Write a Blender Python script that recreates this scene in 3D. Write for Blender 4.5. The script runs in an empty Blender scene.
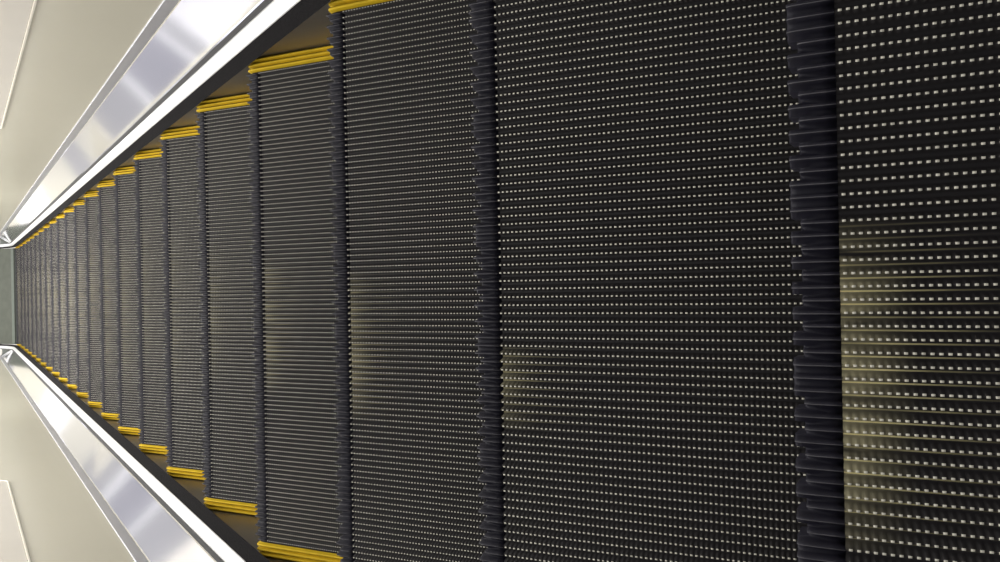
import bpy, bmesh, math, random
import numpy as np
from mathutils import Matrix, Vector

random.seed(7)
scn = bpy.context.scene
COL = scn.collection

# ------------------------------------------------------------------ layout
GOING = 0.400                       # horizontal depth of one step
SLOPE = math.tan(math.radians(30))  # 30 degree escalator
YB, BL = 8.45, 0.22                 # where the incline meets the lower landing
N_STEPS = 22
HALF_TREAD = 0.5304                 # black ribbed part
HALF_STEP = 0.562                   # with the yellow edge strips
PITCH = 0.0102
NOSE = 0.0292


def zpath(y):
    if y <= YB - BL:
        return SLOPE * (YB - y)
    if y >= YB + BL:
        return 0.0
    return SLOPE * (YB + BL - y) ** 2 / (4 * BL)


def slope_at(y):
    if y <= YB - BL:
        return SLOPE
    if y >= YB + BL:
        return 0.0
    return SLOPE * (YB + BL - y) / (2 * BL)


# ------------------------------------------------------------------ helpers
def thing(name, label, cat, loc=(0, 0, 0), group=None):
    o = bpy.data.objects.new(name, None)
    o.empty_display_size = 0.1
    COL.objects.link(o)
    o.location = loc
    o['label'] = label
    o['category'] = cat
    if group:
        o['group'] = group
    return o


def link_mesh(name, me, mats, parent=None, smooth=False):
    for m in mats:
        me.materials.append(m)
    if smooth:
        me.polygons.foreach_set('use_smooth', [True] * len(me.polygons))
    o = bpy.data.objects.new(name, me)
    COL.objects.link(o)
    if parent:
        o.parent = parent
    return o


def mesh_from(name, verts, faces, mat_idx=None):
    me = bpy.data.meshes.new(name)
    me.from_pydata(verts, [], faces)
    if mat_idx is not None:
        me.polygons.foreach_set('material_index', mat_idx)
    me.update()
    bm = bmesh.new()
    bm.from_mesh(me)
    bmesh.ops.recalc_face_normals(bm, faces=bm.faces)
    bm.to_mesh(me)
    bm.free()
    return me


def grid_np(X, Y, Z, mat=None):
    """heightfield style grid, rows along Y, columns along X"""
    r, c = X.shape
    verts = np.stack([X, Y, Z], -1).reshape(-1, 3)
    i = np.arange((r - 1) * (c - 1))
    a = (i // (c - 1)) * c + i % (c - 1)
    faces = np.stack([a, a + 1, a + c + 1, a + c], -1)
    me = bpy.data.meshes.new('grid')
    me.vertices.add(len(verts))
    me.vertices.foreach_set('co', verts.astype(np.float32).ravel())
    me.loops.add(faces.size)
    me.loops.foreach_set('vertex_index', faces.astype(np.int32).ravel())
    me.polygons.add(len(faces))
    me.polygons.foreach_set('loop_start', np.arange(0, faces.size, 4, dtype=np.int32))
    if mat is not None:
        me.polygons.foreach_set('material_index', mat.astype(np.int32).ravel())
    me.update(calc_edges=True)
    me.validate()
    return me


def extrude_profile(prof, ys, sx, closed=True, smooth_deg=6):
    """prof: list of (x, h) with h measured square to the incline; swept down the escalator and its bend"""
    verts, faces = [], []
    n = len(prof)
    for y in ys:
        k = math.sqrt(1 + slope_at(y) ** 2)
        z0 = zpath(y)
        for (x, h) in prof:
            verts.append((sx * x, y, z0 + h * k))
    m = n if closed else n - 1
    for r in range(len(ys) - 1):
        for j in range(m):
            a = r * n + j
            b = r * n + (j + 1) % n
            faces.append((a, b, b + n, a + n))
    if closed:
        faces.append(tuple(range(n)))
        faces.append(tuple((len(ys) - 1) * n + j for j in range(n)))
    me = mesh_from('profile', verts, faces)
    me.polygons.foreach_set('use_smooth', [True] * len(me.polygons))
    me.set_sharp_from_angle(angle=math.radians(smooth_deg))
    return me


def bx(bm, x0, x1, y0, y1, z0, z1):
    M = Matrix.Translation(((x0 + x1) / 2, (y0 + y1) / 2, (z0 + z1) / 2)) @ Matrix.Diagonal((x1 - x0, y1 - y0, z1 - z0, 1))
    bmesh.ops.create_cube(bm, size=1, matrix=M)


# ------------------------------------------------------------------ materials
def new_mat(name):
    m = bpy.data.materials.new(name)
    m.use_nodes = True
    nt = m.node_tree
    b = nt.nodes['Principled BSDF']
    return m, nt, b


def N(nt, t, **kw):
    n = nt.nodes.new(t)
    for k, v in kw.items():
        setattr(n, k, v)
    return n


def simple(name, col, rough, metal=0.0, noise=0.0, nscale=40, bump=0.0, bscale=200, stretch=None, spec=0.5):
    m, nt, b = new_mat(name)
    b.inputs['Roughness'].default_value = rough
    b.inputs['Metallic'].default_value = metal
    b.inputs['Specular IOR Level'].default_value = spec
    tc = N(nt, 'ShaderNodeTexCoord')
    mp = N(nt, 'ShaderNodeMapping')
    nt.links.new(tc.outputs['Object'], mp.inputs['Vector'])
    if stretch:
        mp.inputs['Scale'].default_value = stretch
    nz = N(nt, 'ShaderNodeTexNoise')
    nz.inputs['Scale'].default_value = nscale
    nz.inputs['Detail'].default_value = 4
    nt.links.new(mp.outputs['Vector'], nz.inputs['Vector'])
    mix = N(nt, 'ShaderNodeMix', data_type='RGBA')
    mix.inputs['A'].default_value = tuple(c * (1 - noise) for c in col) + (1,)
    mix.inputs['B'].default_value = tuple(min(1, c * (1 + noise)) for c in col) + (1,)
    nt.links.new(nz.outputs['Fac'], mix.inputs['Factor'])
    nt.links.new(mix.outputs['Result'], b.inputs['Base Color'])
    if bump:
        n2 = N(nt, 'ShaderNodeTexNoise')
        n2.inputs['Scale'].default_value = bscale
        nt.links.new(mp.outputs['Vector'], n2.inputs['Vector'])
        bp = N(nt, 'ShaderNodeBump')
        bp.inputs['Strength'].default_value = bump
        bp.inputs['Distance'].default_value = 0.002
        nt.links.new(n2.outputs['Fac'], bp.inputs['Height'])
        nt.links.new(bp.outputs['Normal'], b.inputs['Normal'])
    return m


def tread_mat(name, base, patch_col, rough, metal, spread):
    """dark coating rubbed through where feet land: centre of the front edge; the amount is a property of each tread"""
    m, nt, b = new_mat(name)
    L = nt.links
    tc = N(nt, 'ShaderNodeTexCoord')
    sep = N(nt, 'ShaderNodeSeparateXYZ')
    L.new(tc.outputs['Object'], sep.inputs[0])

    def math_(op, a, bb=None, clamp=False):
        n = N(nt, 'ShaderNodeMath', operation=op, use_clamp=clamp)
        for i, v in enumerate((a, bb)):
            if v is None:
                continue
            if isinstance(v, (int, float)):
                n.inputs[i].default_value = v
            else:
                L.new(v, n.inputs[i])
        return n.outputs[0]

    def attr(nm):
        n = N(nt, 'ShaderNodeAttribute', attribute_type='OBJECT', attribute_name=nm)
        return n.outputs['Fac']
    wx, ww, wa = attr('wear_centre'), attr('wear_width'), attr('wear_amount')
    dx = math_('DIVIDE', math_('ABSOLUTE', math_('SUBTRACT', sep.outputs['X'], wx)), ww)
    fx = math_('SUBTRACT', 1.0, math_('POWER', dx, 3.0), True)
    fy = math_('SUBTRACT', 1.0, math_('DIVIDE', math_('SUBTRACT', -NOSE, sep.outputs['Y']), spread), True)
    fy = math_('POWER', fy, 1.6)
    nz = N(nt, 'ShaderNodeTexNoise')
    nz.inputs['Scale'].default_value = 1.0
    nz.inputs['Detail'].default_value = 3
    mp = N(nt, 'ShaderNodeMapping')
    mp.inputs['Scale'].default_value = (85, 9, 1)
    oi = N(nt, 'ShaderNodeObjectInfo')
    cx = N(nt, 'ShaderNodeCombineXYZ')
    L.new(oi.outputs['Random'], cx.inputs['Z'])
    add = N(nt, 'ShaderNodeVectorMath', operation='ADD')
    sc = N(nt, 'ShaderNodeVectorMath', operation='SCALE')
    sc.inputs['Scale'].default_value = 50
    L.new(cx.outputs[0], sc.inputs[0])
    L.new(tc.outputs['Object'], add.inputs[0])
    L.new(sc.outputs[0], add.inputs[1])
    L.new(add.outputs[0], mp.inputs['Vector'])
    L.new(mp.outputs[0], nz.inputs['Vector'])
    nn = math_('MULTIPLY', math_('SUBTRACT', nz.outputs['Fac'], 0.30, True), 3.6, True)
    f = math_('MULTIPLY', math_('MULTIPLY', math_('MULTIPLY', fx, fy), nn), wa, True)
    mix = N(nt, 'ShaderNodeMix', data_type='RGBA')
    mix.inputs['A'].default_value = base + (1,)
    mix.inputs['B'].default_value = patch_col + (1,)
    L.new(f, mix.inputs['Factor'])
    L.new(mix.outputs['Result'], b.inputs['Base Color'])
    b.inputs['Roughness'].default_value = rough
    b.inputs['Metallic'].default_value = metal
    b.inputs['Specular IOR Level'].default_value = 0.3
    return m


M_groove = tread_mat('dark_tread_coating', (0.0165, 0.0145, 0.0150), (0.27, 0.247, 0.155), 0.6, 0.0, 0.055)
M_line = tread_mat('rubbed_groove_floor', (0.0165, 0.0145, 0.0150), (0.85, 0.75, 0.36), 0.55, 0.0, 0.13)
M_top = simple('rubbed_cleat_tops', (0.54, 0.52, 0.445), 0.5, 0.0, noise=0.45, nscale=90)
M_nose = simple('dark_nosing', (0.0120, 0.0112, 0.0185), 0.5, 0.0, noise=0.3, nscale=60, spec=0.22)
M_noseline = simple('rubbed_nosing_edges', (0.062, 0.060, 0.068), 0.42, 0.0, noise=0.6, nscale=90, spec=0.3)
M_riser = simple('dark_riser', (0.012, 0.011, 0.012), 0.7, 0.0, spec=0.2)
M_yellow = simple('yellow_edge_paint', (0.62, 0.415, 0.014), 0.6, 0.0, noise=0.25, nscale=35, spec=0.2)
M_skirt = simple('dark_satin_skirt', (0.46, 0.44, 0.42), 0.42, 1.0, noise=0.15, nscale=10, stretch=(1, 0.2, 1))
M_brush = simple('black_bristles', (0.016, 0.015, 0.016), 0.9, 0.0, noise=0.8, nscale=260, bump=1.0, bscale=420, spec=0.1)
M_cover = simple('bright_aluminium', (0.88, 0.88, 0.88), 0.40, 1.0, noise=0.04, nscale=6)
M_groovestrip = simple('dark_rubber_seam', (0.06, 0.06, 0.065), 0.6)
M_deck = simple('polished_steel', (0.80, 0.80, 0.85), 0.07, 1.0, noise=0.05, nscale=5, bump=0.07, bscale=7, stretch=(1, 0.6, 1))
M_trim = simple('grey_satin_trim', (0.60, 0.60, 0.64), 0.42, 1.0)
M_panel = simple('cream_panel', (0.66, 0.63, 0.52), 0.22, 0.0, noise=0.03, nscale=3)
M_inset = simple('pale_inset', (0.72, 0.68, 0.62), 0.25, 0.0, noise=0.04, nscale=5)
M_rim = simple('pale_rim', (0.80, 0.76, 0.66), 0.35, 0.0)
M_floor = simple('cream_stone_floor', (0.62, 0.59, 0.52), 0.3, 0.0, noise=0.15, nscale=2)
def banded_floor():
    m, nt, b = new_mat('banded_stone_floor')
    tc = N(nt, 'ShaderNodeTexCoord')
    sp_ = N(nt, 'ShaderNodeSeparateXYZ')
    nt.links.new(tc.outputs['Object'], sp_.inputs[0])
    mr_ = N(nt, 'ShaderNodeMapRange')
    mr_.inputs['From Min'].default_value = -6
    mr_.inputs['From Max'].default_value = 6
    nt.links.new(sp_.outputs['X'], mr_.inputs['Value'])
    cr = N(nt, 'ShaderNodeValToRGB')
    cr.color_ramp.interpolation = 'CONSTANT'
    white, lav, cream, grey = (0.80, 0.80, 0.82, 1), (0.19, 0.19, 0.235, 1), (0.50, 0.48, 0.41, 1), (0.24, 0.24, 0.26, 1)
    bands = [(-6, white), (-4.1, grey), (-3.62, white), (-3.45, lav), (-2.22, white), (-2.08, grey), (-1.2, cream), (-0.75, grey), (-0.5, cream),
             (0.0, white), (0.35, cream), (0.9, grey), (1.5, white), (1.62, lav), (2.35, white), (2.5, grey), (3.67, (0.88, 0.84, 0.74, 1))]
    el = cr.color_ramp.elements
    for q, (x_, c_) in enumerate(bands):
        pos = (x_ + 6) / 12
        e = el[q] if q < 2 else el.new(pos)
        e.position = pos
        e.color = c_
    nt.links.new(mr_.outputs['Result'], cr.inputs['Fac'])
    nt.links.new(cr.outputs['Color'], b.inputs['Base Color'])
    b.inputs['Roughness'].default_value = 0.4
    return m


M_floor = banded_floor()
M_wall = simple('grey_wall', (0.42, 0.42, 0.46), 0.5, 0.0, noise=0.06, nscale=2)
M_plate = simple('grey_green_plate', (0.075, 0.082, 0.068), 0.6, 0.0, noise=0.25, nscale=12, spec=0.2)
M_comb = simple('comb_aluminium', (0.10, 0.115, 0.10), 0.55, 0.3, noise=0.15, nscale=30)


# ------------------------------------------------------------------ step meshes (shared by all the steps)
DEPTH = 0.011
NCL = 104


def tread_columns():
    xs, hs, top = [], [], []
    x0 = -HALF_TREAD
    for c in range(NCL):
        b = x0 + c * PITCH
        # groove floor (with its middle line), flank, cleat top, flank
        xs += [b, b + 0.0017, b + 0.0029, b + 0.0048, b + 0.0053, b + 0.0071]
        hs += [0, 0, 0, 0, 1, 1]
        top += [0, 2, 0, 0, 1, 0]
    xs.append(x0 + NCL * PITCH)
    hs.append(0)
    return np.array(xs), np.array(hs), np.array(top)


def build_tread():
    xs, hs, top = tread_columns()
    nt_ = 65
    y1, y0 = -NOSE, -0.4065
    p = (y1 - y0) / nt_
    ys, lift, rowtop = [], [], []
    for t in range(nt_):
        b = y0 + t * p
        ys += [b, b + 0.0005, b + p - 0.0026, b + p - 0.0021]
        lift += [0, 1, 1, 0]
        rowtop += [0, 1, 0, 0]
    ys.append(y1)
    lift.append(0)
    ys, lift, rowtop = np.array(ys), np.array(lift), np.array(rowtop)
    X = np.repeat(xs[None, :], len(ys), 0)
    Y = np.repeat(ys[:, None], len(xs), 1)
    Z = -DEPTH + hs[None, :] * (DEPTH - 0.0014 + 0.0014 * lift[:, None])
    mat = np.where(top[None, :] == 2, 2, rowtop[:, None] * (top[None, :] == 1))
    # last row before the nosing rises to a full height lip
    return grid_np(X, Y, Z, mat)


def build_nosing():
    """smooth cleats over the rounded front edge; every second finger stops short, as on the photographed steps"""
    cols, colh, colend, coltop = [], [], [], []
    x0 = -HALF_TREAD
    long_, short = 0.0062, -0.0014
    for c in range(NCL):
        b = x0 + c * PITCH
        e = long_ if (c % 2 or c % 14 == 6) else short
        e0 = colend[-1] if colend else short
        cols += [b, b + 0.0002, b + 0.0046, b + 0.0050, b + 0.0058, b + 0.0074, b + 0.0078]
        colh += [0, 0, 0, 1, 1, 1, 0]
        colend += [e0, e, e, e, e, e, e]
        coltop += [0, 0, 0, 1, 0, 0, 0]
    cols.append(x0 + NCL * PITCH)
    colh.append(0)
    colend.append(short)
    cols, colh, colend = map(np.array, (cols, colh, colend))
    ts = np.array([0, 0.3, 0.6, 0.85, 0.95, 1.0])
    drop = np.array([0.0004, 0.0005, 0.0008, 0.0012, 0.0020, 0.0036])
    Y = -NOSE + ts[:, None] * (colend[None, :] + NOSE)
    floor_ = np.array([0.0104, 0.0086, 0.0082, 0.0082, 0.0082, 0.0082])
    Z = -floor_[:, None] * (1 - colh[None, :]) - drop[:, None]
    X = np.repeat(cols[None, :], len(ts) + 2, 0)
    Y = np.vstack([Y[:1], Y, Y[-1:] - 0.002])
    Z = np.vstack([np.full((1, len(cols)), -0.0125), Z, np.full((1, len(cols)), -0.035)])
    mat = np.zeros((len(X) - 1, len(cols) - 1), dtype=int)
    for j, t in enumerate(coltop):
        if t:
            mat[1:len(ts), j] = 1
    return grid_np(X, Y, Z, mat)


def build_riser():
    """curved, ribbed riser below the nosing, down to the next tread"""
    cols, off = [], []
    for c in range(NCL):
        b = -HALF_TREAD + c * PITCH
        cols += [b, b + 0.0034, b + 0.0040, b + 0.0066]
        off += [-0.004, -0.004, 0, 0]
    cols.append(HALF_TREAD)
    off.append(-0.004)
    cols, off = np.array(cols), np.array(off)
    prof = [(-0.0095, -0.034), (-0.0090, -0.06), (-0.0095, -0.10), (-0.012, -0.14), (-0.016, -0.18), (-0.021, -0.222), (-0.023, -0.2425)]
    Y = np.array([p[0] for p in prof])[:, None] + off[None, :]
    Z = np.repeat(np.array([p[1] for p in prof])[:, None], len(cols), 1)
    X = np.repeat(cols[None, :], len(prof), 0)
    return grid_np(X, Y, Z)


def build_strip(side):
    """yellow edge: three rounded ridges with open gaps between, running to the nose and down the front"""
    xs, zs, mt = [], [], []
    w = (HALF_STEP - HALF_TREAD - 0.0006) / 3
    for c in range(3):
        b = HALF_TREAD + 0.0006 + c * w
        for fx, z, m_ in ((0.0, -0.010, 1), (0.18, -0.010, 0), (0.24, -0.0006, 0), (0.34, 0.0014, 0), (0.50, 0.0020, 0), (0.66, 0.0014, 0), (0.78, -0.0008, 0), (0.86, -0.010, 1)):
            xs.append(b + fx * w)
            zs.append(z)
            mt.append(m_)
    xs.append(HALF_STEP)
    zs.append(-0.010)
    xs, zs = np.array(xs), np.array(zs)
    rows = [(-0.405, 0), (-0.25, 0), (-0.1, 0), (-0.03, 0), (-0.012, -0.0006), (-0.003, -0.002), (0.001, -0.005), (0.003, -0.012)]
    X = np.repeat(xs[None, :] * side, len(rows) + 1, 0)
    Y = np.vstack([np.repeat(np.array([r[0] for r in rows])[:, None], len(xs), 1), np.full((1, len(xs)), -0.002)])
    Z = np.vstack([zs[None, :] + np.array([r[1] for r in rows])[:, None], np.full((1, len(xs)), -0.05)])
    X = np.hstack([X, X[:, -1:]])
    Y = np.hstack([Y, Y[:, -1:]])
    Z = np.hstack([Z, np.minimum(Z[:, -1:] - 0.03, -0.04)])
    mat = np.repeat(np.array(mt + [1])[None, :], len(X) - 1, 0)
    if side < 0:
        X, Y, Z, mat = X[:, ::-1], Y[:, ::-1], Z[:, ::-1], mat[:, ::-1]
    return grid_np(X, Y, Z, np.ascontiguousarray(mat))


def build_body():
    """the cast carrier under the tread, closing the step between its riser and the one above"""
    verts, faces = [], []
    prof = [(-0.390, -0.0135), (-0.012, -0.0135), (-0.012, -0.034), (-0.030, -0.05), (-0.034, -0.20), (-0.060, -0.20), (-0.20, -0.10), (-0.390, -0.05)]
    n = len(prof)
    for x in (-HALF_STEP + 0.006, HALF_STEP - 0.006):
        for y, z in prof:
            verts.append((x, y, z))
    for j in range(n):
        faces.append((j, (j + 1) % n, n + (j + 1) % n, n + j))
    faces.append(tuple(range(n)))
    faces.append(tuple(range(2 * n - 1, n - 1, -1)))
    return mesh_from('body', verts, faces)


near_words = ['nearest', 'second', 'third', 'fourth', 'fifth', 'sixth', 'seventh', 'eighth', 'ninth', 'tenth', 'eleventh']
labels = [
    'nearest black ribbed escalator step, cut off by right edge, broad rubbed patch at front',
    'second ribbed step from the right edge, widest whole tread, small bright scuff at front',
    'third ribbed step from the right edge, tall pale smudge along its front edge',
    'fourth ribbed step from the right edge, first with whole yellow strip at the top',
    'fifth ribbed step from the right edge, yellow strips at both ends',
    'sixth ribbed step from the right edge, yellow strips at both ends',
    'seventh ribbed step from the right edge, narrow with short yellow ends',
    'eighth ribbed step from the right edge, narrow with short yellow ends',
    'ninth ribbed step from the right edge, narrow with short yellow ends',
    'tenth ribbed step from the right edge, narrow with short yellow ends',
    'eleventh ribbed step from the right edge, halfway down the escalator',
]
foot_words = ['last', 'second', 'third', 'fourth', 'fifth', 'sixth', 'seventh', 'eighth', 'ninth', 'tenth', 'eleventh']
for k in range(11, N_STEPS):
    j = N_STEPS - 1 - k
    if j == 0:
        labels.append('last small step at the foot, meeting the grey green landing plate')
    else:
        labels.append('%s small far step counting up from the grey green landing at the foot' % foot_words[j])

proto = thing('escalator_step', labels[0], 'escalator step', (0, 0, 0), 'escalator steps')
parts = [
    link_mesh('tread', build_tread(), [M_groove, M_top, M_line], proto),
    link_mesh('nosing', build_nosing(), [M_nose, M_noseline], proto),
    link_mesh('riser', build_riser(), [M_riser], proto),
    link_mesh('yellow_strip', build_strip(1), [M_yellow, M_riser], proto),
    link_mesh('yellow_strip', build_strip(-1), [M_yellow, M_riser], proto),
    link_mesh('step_body', build_body(), [M_riser], proto),
]
for p_ in parts[3:5]:
    p_['label'] = 'yellow ridged edge strip'
front_patch = [(-0.040, 0.130, 1.5), (-0.088, 0.055, 0.55), (-0.060, 0.135, 0.6), (-0.04, 0.16, 0.5), (-0.02, 0.2, 0.25)]  # centre, width and amount of the paler front patch, tread by tread
rng = random.Random(3)
for k in range(N_STEPS):
    if k == 0:
        root, ps = proto, parts
    else:
        root = proto.copy()
        COL.objects.link(root)
        ps = []
        for q in parts:
            c = q.copy()
            c.parent = root
            COL.objects.link(c)
            ps.append(c)
    y = k * GOING
    root.location = (0, y, zpath(y))
    root['label'] = labels[k]
    wx, ww, wa = front_patch[k] if k < len(front_patch) else (rng.uniform(-0.08, 0.08), rng.uniform(0.2, 0.35), rng.uniform(0.12, 0.3))
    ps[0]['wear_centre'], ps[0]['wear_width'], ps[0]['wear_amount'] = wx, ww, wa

# ------------------------------------------------------------------ balustrades
Y0, Y1 = -0.75, 9.6
ys = [Y0] + [Y0 + (YB - BL - Y0) * i / 24 for i in range(1, 25)] + [YB - BL + 2 * BL * i / 20 for i in range(1, 21)] + [9.0, Y1]

P_cover = [(0.5540, 0.0380), (0.5548, 0.0402), (0.5600, 0.0452), (0.5660, 0.0512), (0.5690, 0.0532), (0.5730, 0.0548), (0.5770, 0.0555), (0.5800, 0.0555),
           (0.5800, 0.0380)]
P_seam = [(0.5790, 0.0540), (0.5796, 0.0600), (0.5830, 0.0660), (0.5850, 0.0650), (0.5850, 0.0540)]
P_deck = [(0.5840, 0.0660), (0.5852, 0.0690), (0.6490, 0.1520), (0.6500, 0.1545), (0.6560, 0.1545), (0.6560, 0.1400), (0.5900, 0.0560)]
P_trim = [(0.6490, 0.1550), (0.6520, 0.1790), (0.6535, 0.1800), (0.6575, 0.1800), (0.6575, 0.1545)]
P_brush = [(0.5395, 0.0085), (0.5408, 0.0070), (0.5500, 0.0120), (0.5640, 0.0240), (0.5640, 0.0370), (0.5555, 0.0370), (0.5500, 0.0280), (0.5440, 0.0170)]
P_skirt = [(0.5638, 0.0290), (0.5638, -0.3200), (0.5700, -0.3200), (0.5700, 0.0290)]


def corner_radius_plate(s0, s1, h0, h1, r, x_face, thick, sx, inset=0.0, ring=0.0):
    """rounded plate lying on the panel, in (s along the incline, h square to it); ring > 0 gives only a rim of that width"""
    def outline(d):
        pts = []
        rr = max(r - d, 0.004)
        a0, a1, b0, b1 = s0 + d, s1 - d, h0 + d, h1 - d
        for (cx, cy, st) in ((a1 - rr, b1 - rr, 0), (a0 + rr, b1 - rr, 90), (a0 + rr, b0 + rr, 180), (a1 - rr, b0 + rr, 270)):
            for q in range(9):
                an = math.radians(st + q * 90 / 8)
                pts.append((cx + rr * math.cos(an), cy + rr * math.sin(an)))
        return pts

    def w(pt, x):
        s, h = pt
        c30, s30 = math.cos(math.radians(30)), math.sin(math.radians(30))
        return (sx * x, s * c30 + h * s30, zpath(0) - s * s30 + h * c30)
    verts, faces = [], []
    if ring:
        o, i = outline(0), outline(ring)
        om, im = outline(ring * 0.25), outline(ring * 0.75)
        n = len(o)
        for pt in o: verts.append(w(pt, x_face))
        for pt in om: verts.append(w(pt, x_face - thick))
        for pt in im: verts.append(w(pt, x_face - thick))
        for pt in i: verts.append(w(pt, x_face))
        for L in range(4):
            for j in range(n):
                a, b = L * n + j, L * n + (j + 1) % n
                c, d = ((L + 1) % 4) * n + (j + 1) % n, ((L + 1) % 4) * n + j
                faces.append((a, b, c, d))
    else:
        o, i = outline(inset), outline(inset + 0.004)
        n = len(o)
        for pt in o: verts.append(w(pt, x_face))
        for pt in i: verts.append(w(pt, x_face - thick))
        for j in range(n):
            faces.append((j, (j + 1) % n, n + (j + 1) % n, n + j))
        faces.append(tuple(range(n, 2 * n)))
        faces.append(tuple(range(n)))
    return mesh_from('plate', verts, faces)


def balustrade(sx, label):
    t = thing('balustrade', label, 'balustrade', (0, 0, 0), 'escalator balustrades')

    def part(name, prof, mat, parent=t, smooth=False):
        o = link_mesh(name, extrude_profile(prof, ys, sx, smooth_deg=25 if name == 'cover_strip' else 6), [mat], parent)
        return o
    part('skirt_panel', P_skirt, M_skirt)
    br = part('skirt_brush', P_brush, M_brush)
    cv = part('cover_strip', P_cover, M_cover)
    part('seam', P_seam, M_groovestrip, cv)
    part('inner_decking', P_deck, M_deck)
    part('deck_trim', P_trim, M_trim)
    # the tall panel: follows the incline at its foot, vertical above
    verts, faces = [], []
    for y in ys:
        k = math.sqrt(1 + slope_at(y) ** 2)
        b = zpath(y) + 0.172 * k
        for (x, dz) in ((0.6560, 0), (0.6560, 0.86), (0.6600, 0.868), (0.6720, 0.868), (0.6760, 0.86), (0.6760, 0)):
            verts.append((sx * x, y, b + dz))
    n = 6
    for r in range(len(ys) - 1):
        for j in range(n):
            faces.append((r * n + j, r * n + (j + 1) % n, (r + 1) * n + (j + 1) % n, (r + 1) * n + j))
    faces.append(tuple(range(n)))
    faces.append(tuple((len(ys) - 1) * n + j for j in range(n)))
    pn = link_mesh('interior_panel', mesh_from('panel', verts, faces), [M_panel], t)
    ip = link_mesh('inset_panel', corner_radius_plate(0.15, 3.06, 0.398, 0.86, 0.05, 0.6562, 0.003, sx, inset=0.004), [M_inset], t)
    ip['label'] = 'pale panel with rounded corners'
    link_mesh('rim', corner_radius_plate(0.15, 3.06, 0.398, 0.86, 0.05, 0.6562, 0.005, sx, ring=0.007), [M_rim], ip)
    return t


balustrade(1, 'escalator balustrade along the top of the photo, cream panel above mirror bright steel decking')
balustrade(-1, 'escalator balustrade along the bottom of the photo, grey white panel above pale steel decking')

# ------------------------------------------------------------------ lower landing
yc = (N_STEPS - 1) * GOING + 0.012
cp = thing('comb_plate', 'grey green metal comb plate at the foot, where the last step ends', 'comb plate', (0, yc, 0))
bm = bmesh.new()
bx(bm, -0.536, 0.536, 0.045, 0.55, -0.02, 0.022)
bmesh.ops.bevel(bm, geom=list(bm.edges), offset=0.004, segments=2, affect='EDGES')
me = bpy.data.meshes.new('plate')
bm.to_mesh(me)
bm.free()
link_mesh('plate', me, [M_plate], cp)
verts, faces = [], []
for c in range(NCL):
    b = -HALF_TREAD + c * PITCH
    v = len(verts)
    verts += [(b + 0.0005, 0.05, 0.010), (b + 0.0029, 0.05, 0.010), (b + 0.0029, 0.05, 0.0225), (b + 0.0005, 0.05, 0.0225),
              (b + 0.0011, 0.004, 0.009), (b + 0.0023, 0.004, 0.009), (b + 0.0023, 0.004, 0.014), (b + 0.0011, 0.004, 0.014)]
    faces += [tuple(v + i for i in f) for f in ((0, 1, 5, 4), (1, 2, 6, 5), (2, 3, 7, 6), (3, 0, 4, 7), (4, 5, 6, 7), (0, 3, 2, 1))]
v = len(verts)
verts += [(x, y, z) for x in (-HALF_TREAD, HALF_TREAD) for (y, z) in ((0.046, 0.012), (0.046, 0.0245), (0.090, 0.0262), (0.090, 0.012))]
faces += [tuple(v + i for i in f) for f in ((0, 1, 2, 3), (4, 7, 6, 5), (0, 4, 5, 1), (1, 5, 6, 2), (2, 6, 7, 3), (3, 7, 4, 0))]
link_mesh('comb', mesh_from('comb', verts, faces), [M_comb], cp)

bm = bmesh.new()
bx(bm, -10.0, 10.0, 9.62, 22.0, -0.2, 0.0)
bx(bm, -0.555, 0.555, yc + 0.56, 9.62, -0.2, 0.0)
me = bpy.data.meshes.new('floor')
bm.to_mesh(me)
bm.free()
bm = bmesh.new()
bx(bm, -8.0, 8.0, -4.0, 0.75, zpath(0) + 1.95, zpath(0) + 2.1)  # unseen slab added overhead to shade the near steps
me2 = bpy.data.meshes.new('ceiling')
bm.to_mesh(me2)
bm.free()
cl = link_mesh('ceiling', me2, [M_wall])
cl['kind'] = 'structure'
fl = link_mesh('floor', me, [M_floor])
fl['kind'] = 'structure'
bm = bmesh.new()
bx(bm, -10.0, 10.0, 22.0, 22.2, -0.2, 3.9)
me = bpy.data.meshes.new('wall_end')
bm.to_mesh(me)
bm.free()
wl = link_mesh('wall_end', me, [M_wall])
wl['kind'] = 'structure'

# ------------------------------------------------------------------ camera (phone held sideways, pointing down the flight)
F, PITCHD, YAW, ROLL = 769.0, 1.13860836, -0.00513363, -0.01494616
cam = bpy.data.cameras.new('camera')
cam.sensor_fit = 'HORIZONTAL'
cam.sensor_width = 36
cam.lens = 36 * F / 1000
cam.clip_start = 0.02
co = bpy.data.objects.new('camera', cam)
COL.objects.link(co)
R = Matrix.Rotation(YAW, 4, 'Z') @ Matrix.Rotation(math.pi / 2 - PITCHD, 4, 'X') @ Matrix.Rotation(-math.pi / 2 + ROLL, 4, 'Z')
co.matrix_world = Matrix.Translation((0.045, -0.03978705, 0.65223662 + zpath(0))) @ R
scn.camera = co


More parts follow.
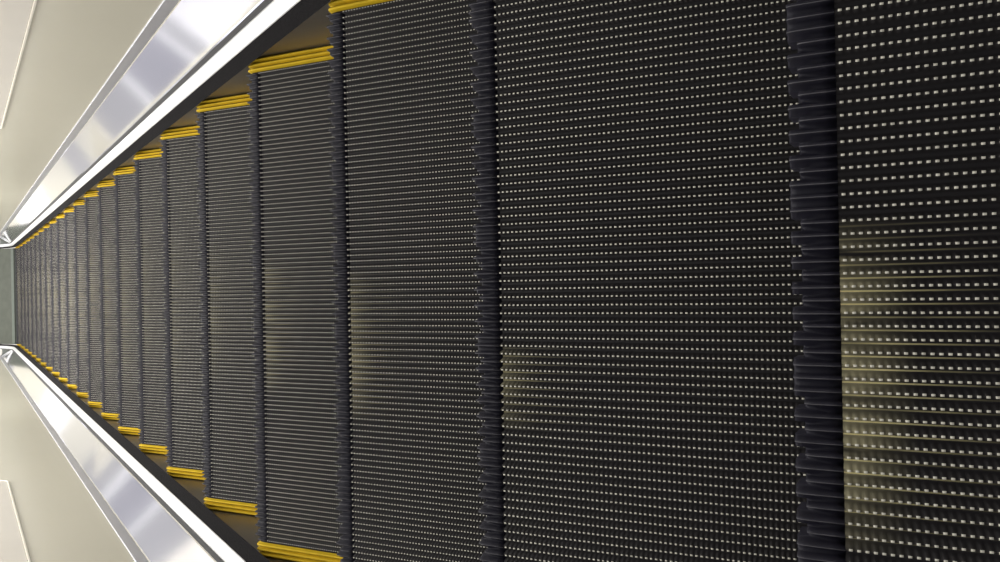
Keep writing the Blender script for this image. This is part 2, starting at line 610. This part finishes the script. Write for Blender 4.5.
# ------------------------------------------------------------------ light: unseen lamps added to brighten hall and flight, and general brightness
def lamp(x, y, z, sx_, sy_, power, col=(1, 0.97, 0.92), rot=(0, 0, 0)):
    l = bpy.data.lights.new('ceiling_lamp', 'AREA')
    l.shape = 'RECTANGLE'
    l.size, l.size_y = sx_, sy_
    l.energy = power
    l.color = col
    o = bpy.data.objects.new('ceiling_lamp', l)
    o.location = (x, y, z)
    o.rotation_euler = rot
    COL.objects.link(o)
    return o


Z0 = zpath(0)
# unseen area lamps added at the hall's far end for light from ahead
for x_ in (-7.2, -4.3, -1.4, 1.4, 4.3, 7.2):
    lamp(x_, 21.9, 2.0, 2.7, 3.2, 2.0 * math.pi * 2.7 * 3.2, (1, 0.985, 0.98), (math.radians(-90), 0, 0))
# unseen lamps added to brighten the lower hall floor
for x_ in (-5.5, 5.5):
    for y_ in (12.0, 16.5):
        lamp(x_, y_, 3.6, 1.2, 1.2, 70)
# unseen lamps added to brighten the far steps and panels
for y_, z_, p_ in ((3.4, 5.6, 55), (5.8, 4.6, 110), (8.4, 3.6, 110)):
    lamp(0.0, y_, z_, 1.2, 0.3, p_)
# unseen spot added to lift the far treads
sl = bpy.data.lights.new('downlight', 'SPOT')
sl.energy = 170
sl.spot_size = math.radians(46)
sl.spot_blend = 0.8
sl.shadow_soft_size = 0.08
so = bpy.data.objects.new('downlight', sl)
so.location = (0.0, 4.9, 4.9)
so.rotation_euler = (math.radians(-4), 0, 0)
COL.objects.link(so)

w = bpy.data.worlds.new('world')
scn.world = w
w.use_nodes = True
wn = w.node_tree
bg = wn.nodes['Background']
geo = wn.nodes.new('ShaderNodeTexCoord')
sp = wn.nodes.new('ShaderNodeSeparateXYZ')
wn.links.new(geo.outputs['Generated'], sp.inputs[0])
mr = wn.nodes.new('ShaderNodeMapRange')
mr.interpolation_type = 'SMOOTHSTEP'
mr.inputs['From Min'].default_value = -0.5
mr.inputs['From Max'].default_value = 0.7
mr.inputs['To Min'].default_value = 0.2
mr.inputs['To Max'].default_value = 2.1
wn.links.new(sp.outputs['Y'], mr.inputs['Value'])
wn.links.new(mr.outputs['Result'], bg.inputs['Strength'])
bg.inputs['Color'].default_value = (1.0, 0.985, 0.96, 1)

scn.view_settings.view_transform = 'Standard'
scn.view_settings.look = 'None'
scn.view_settings.gamma = 1.0
scn.view_settings.use_curve_mapping = False
scn.view_settings.exposure = 0.0
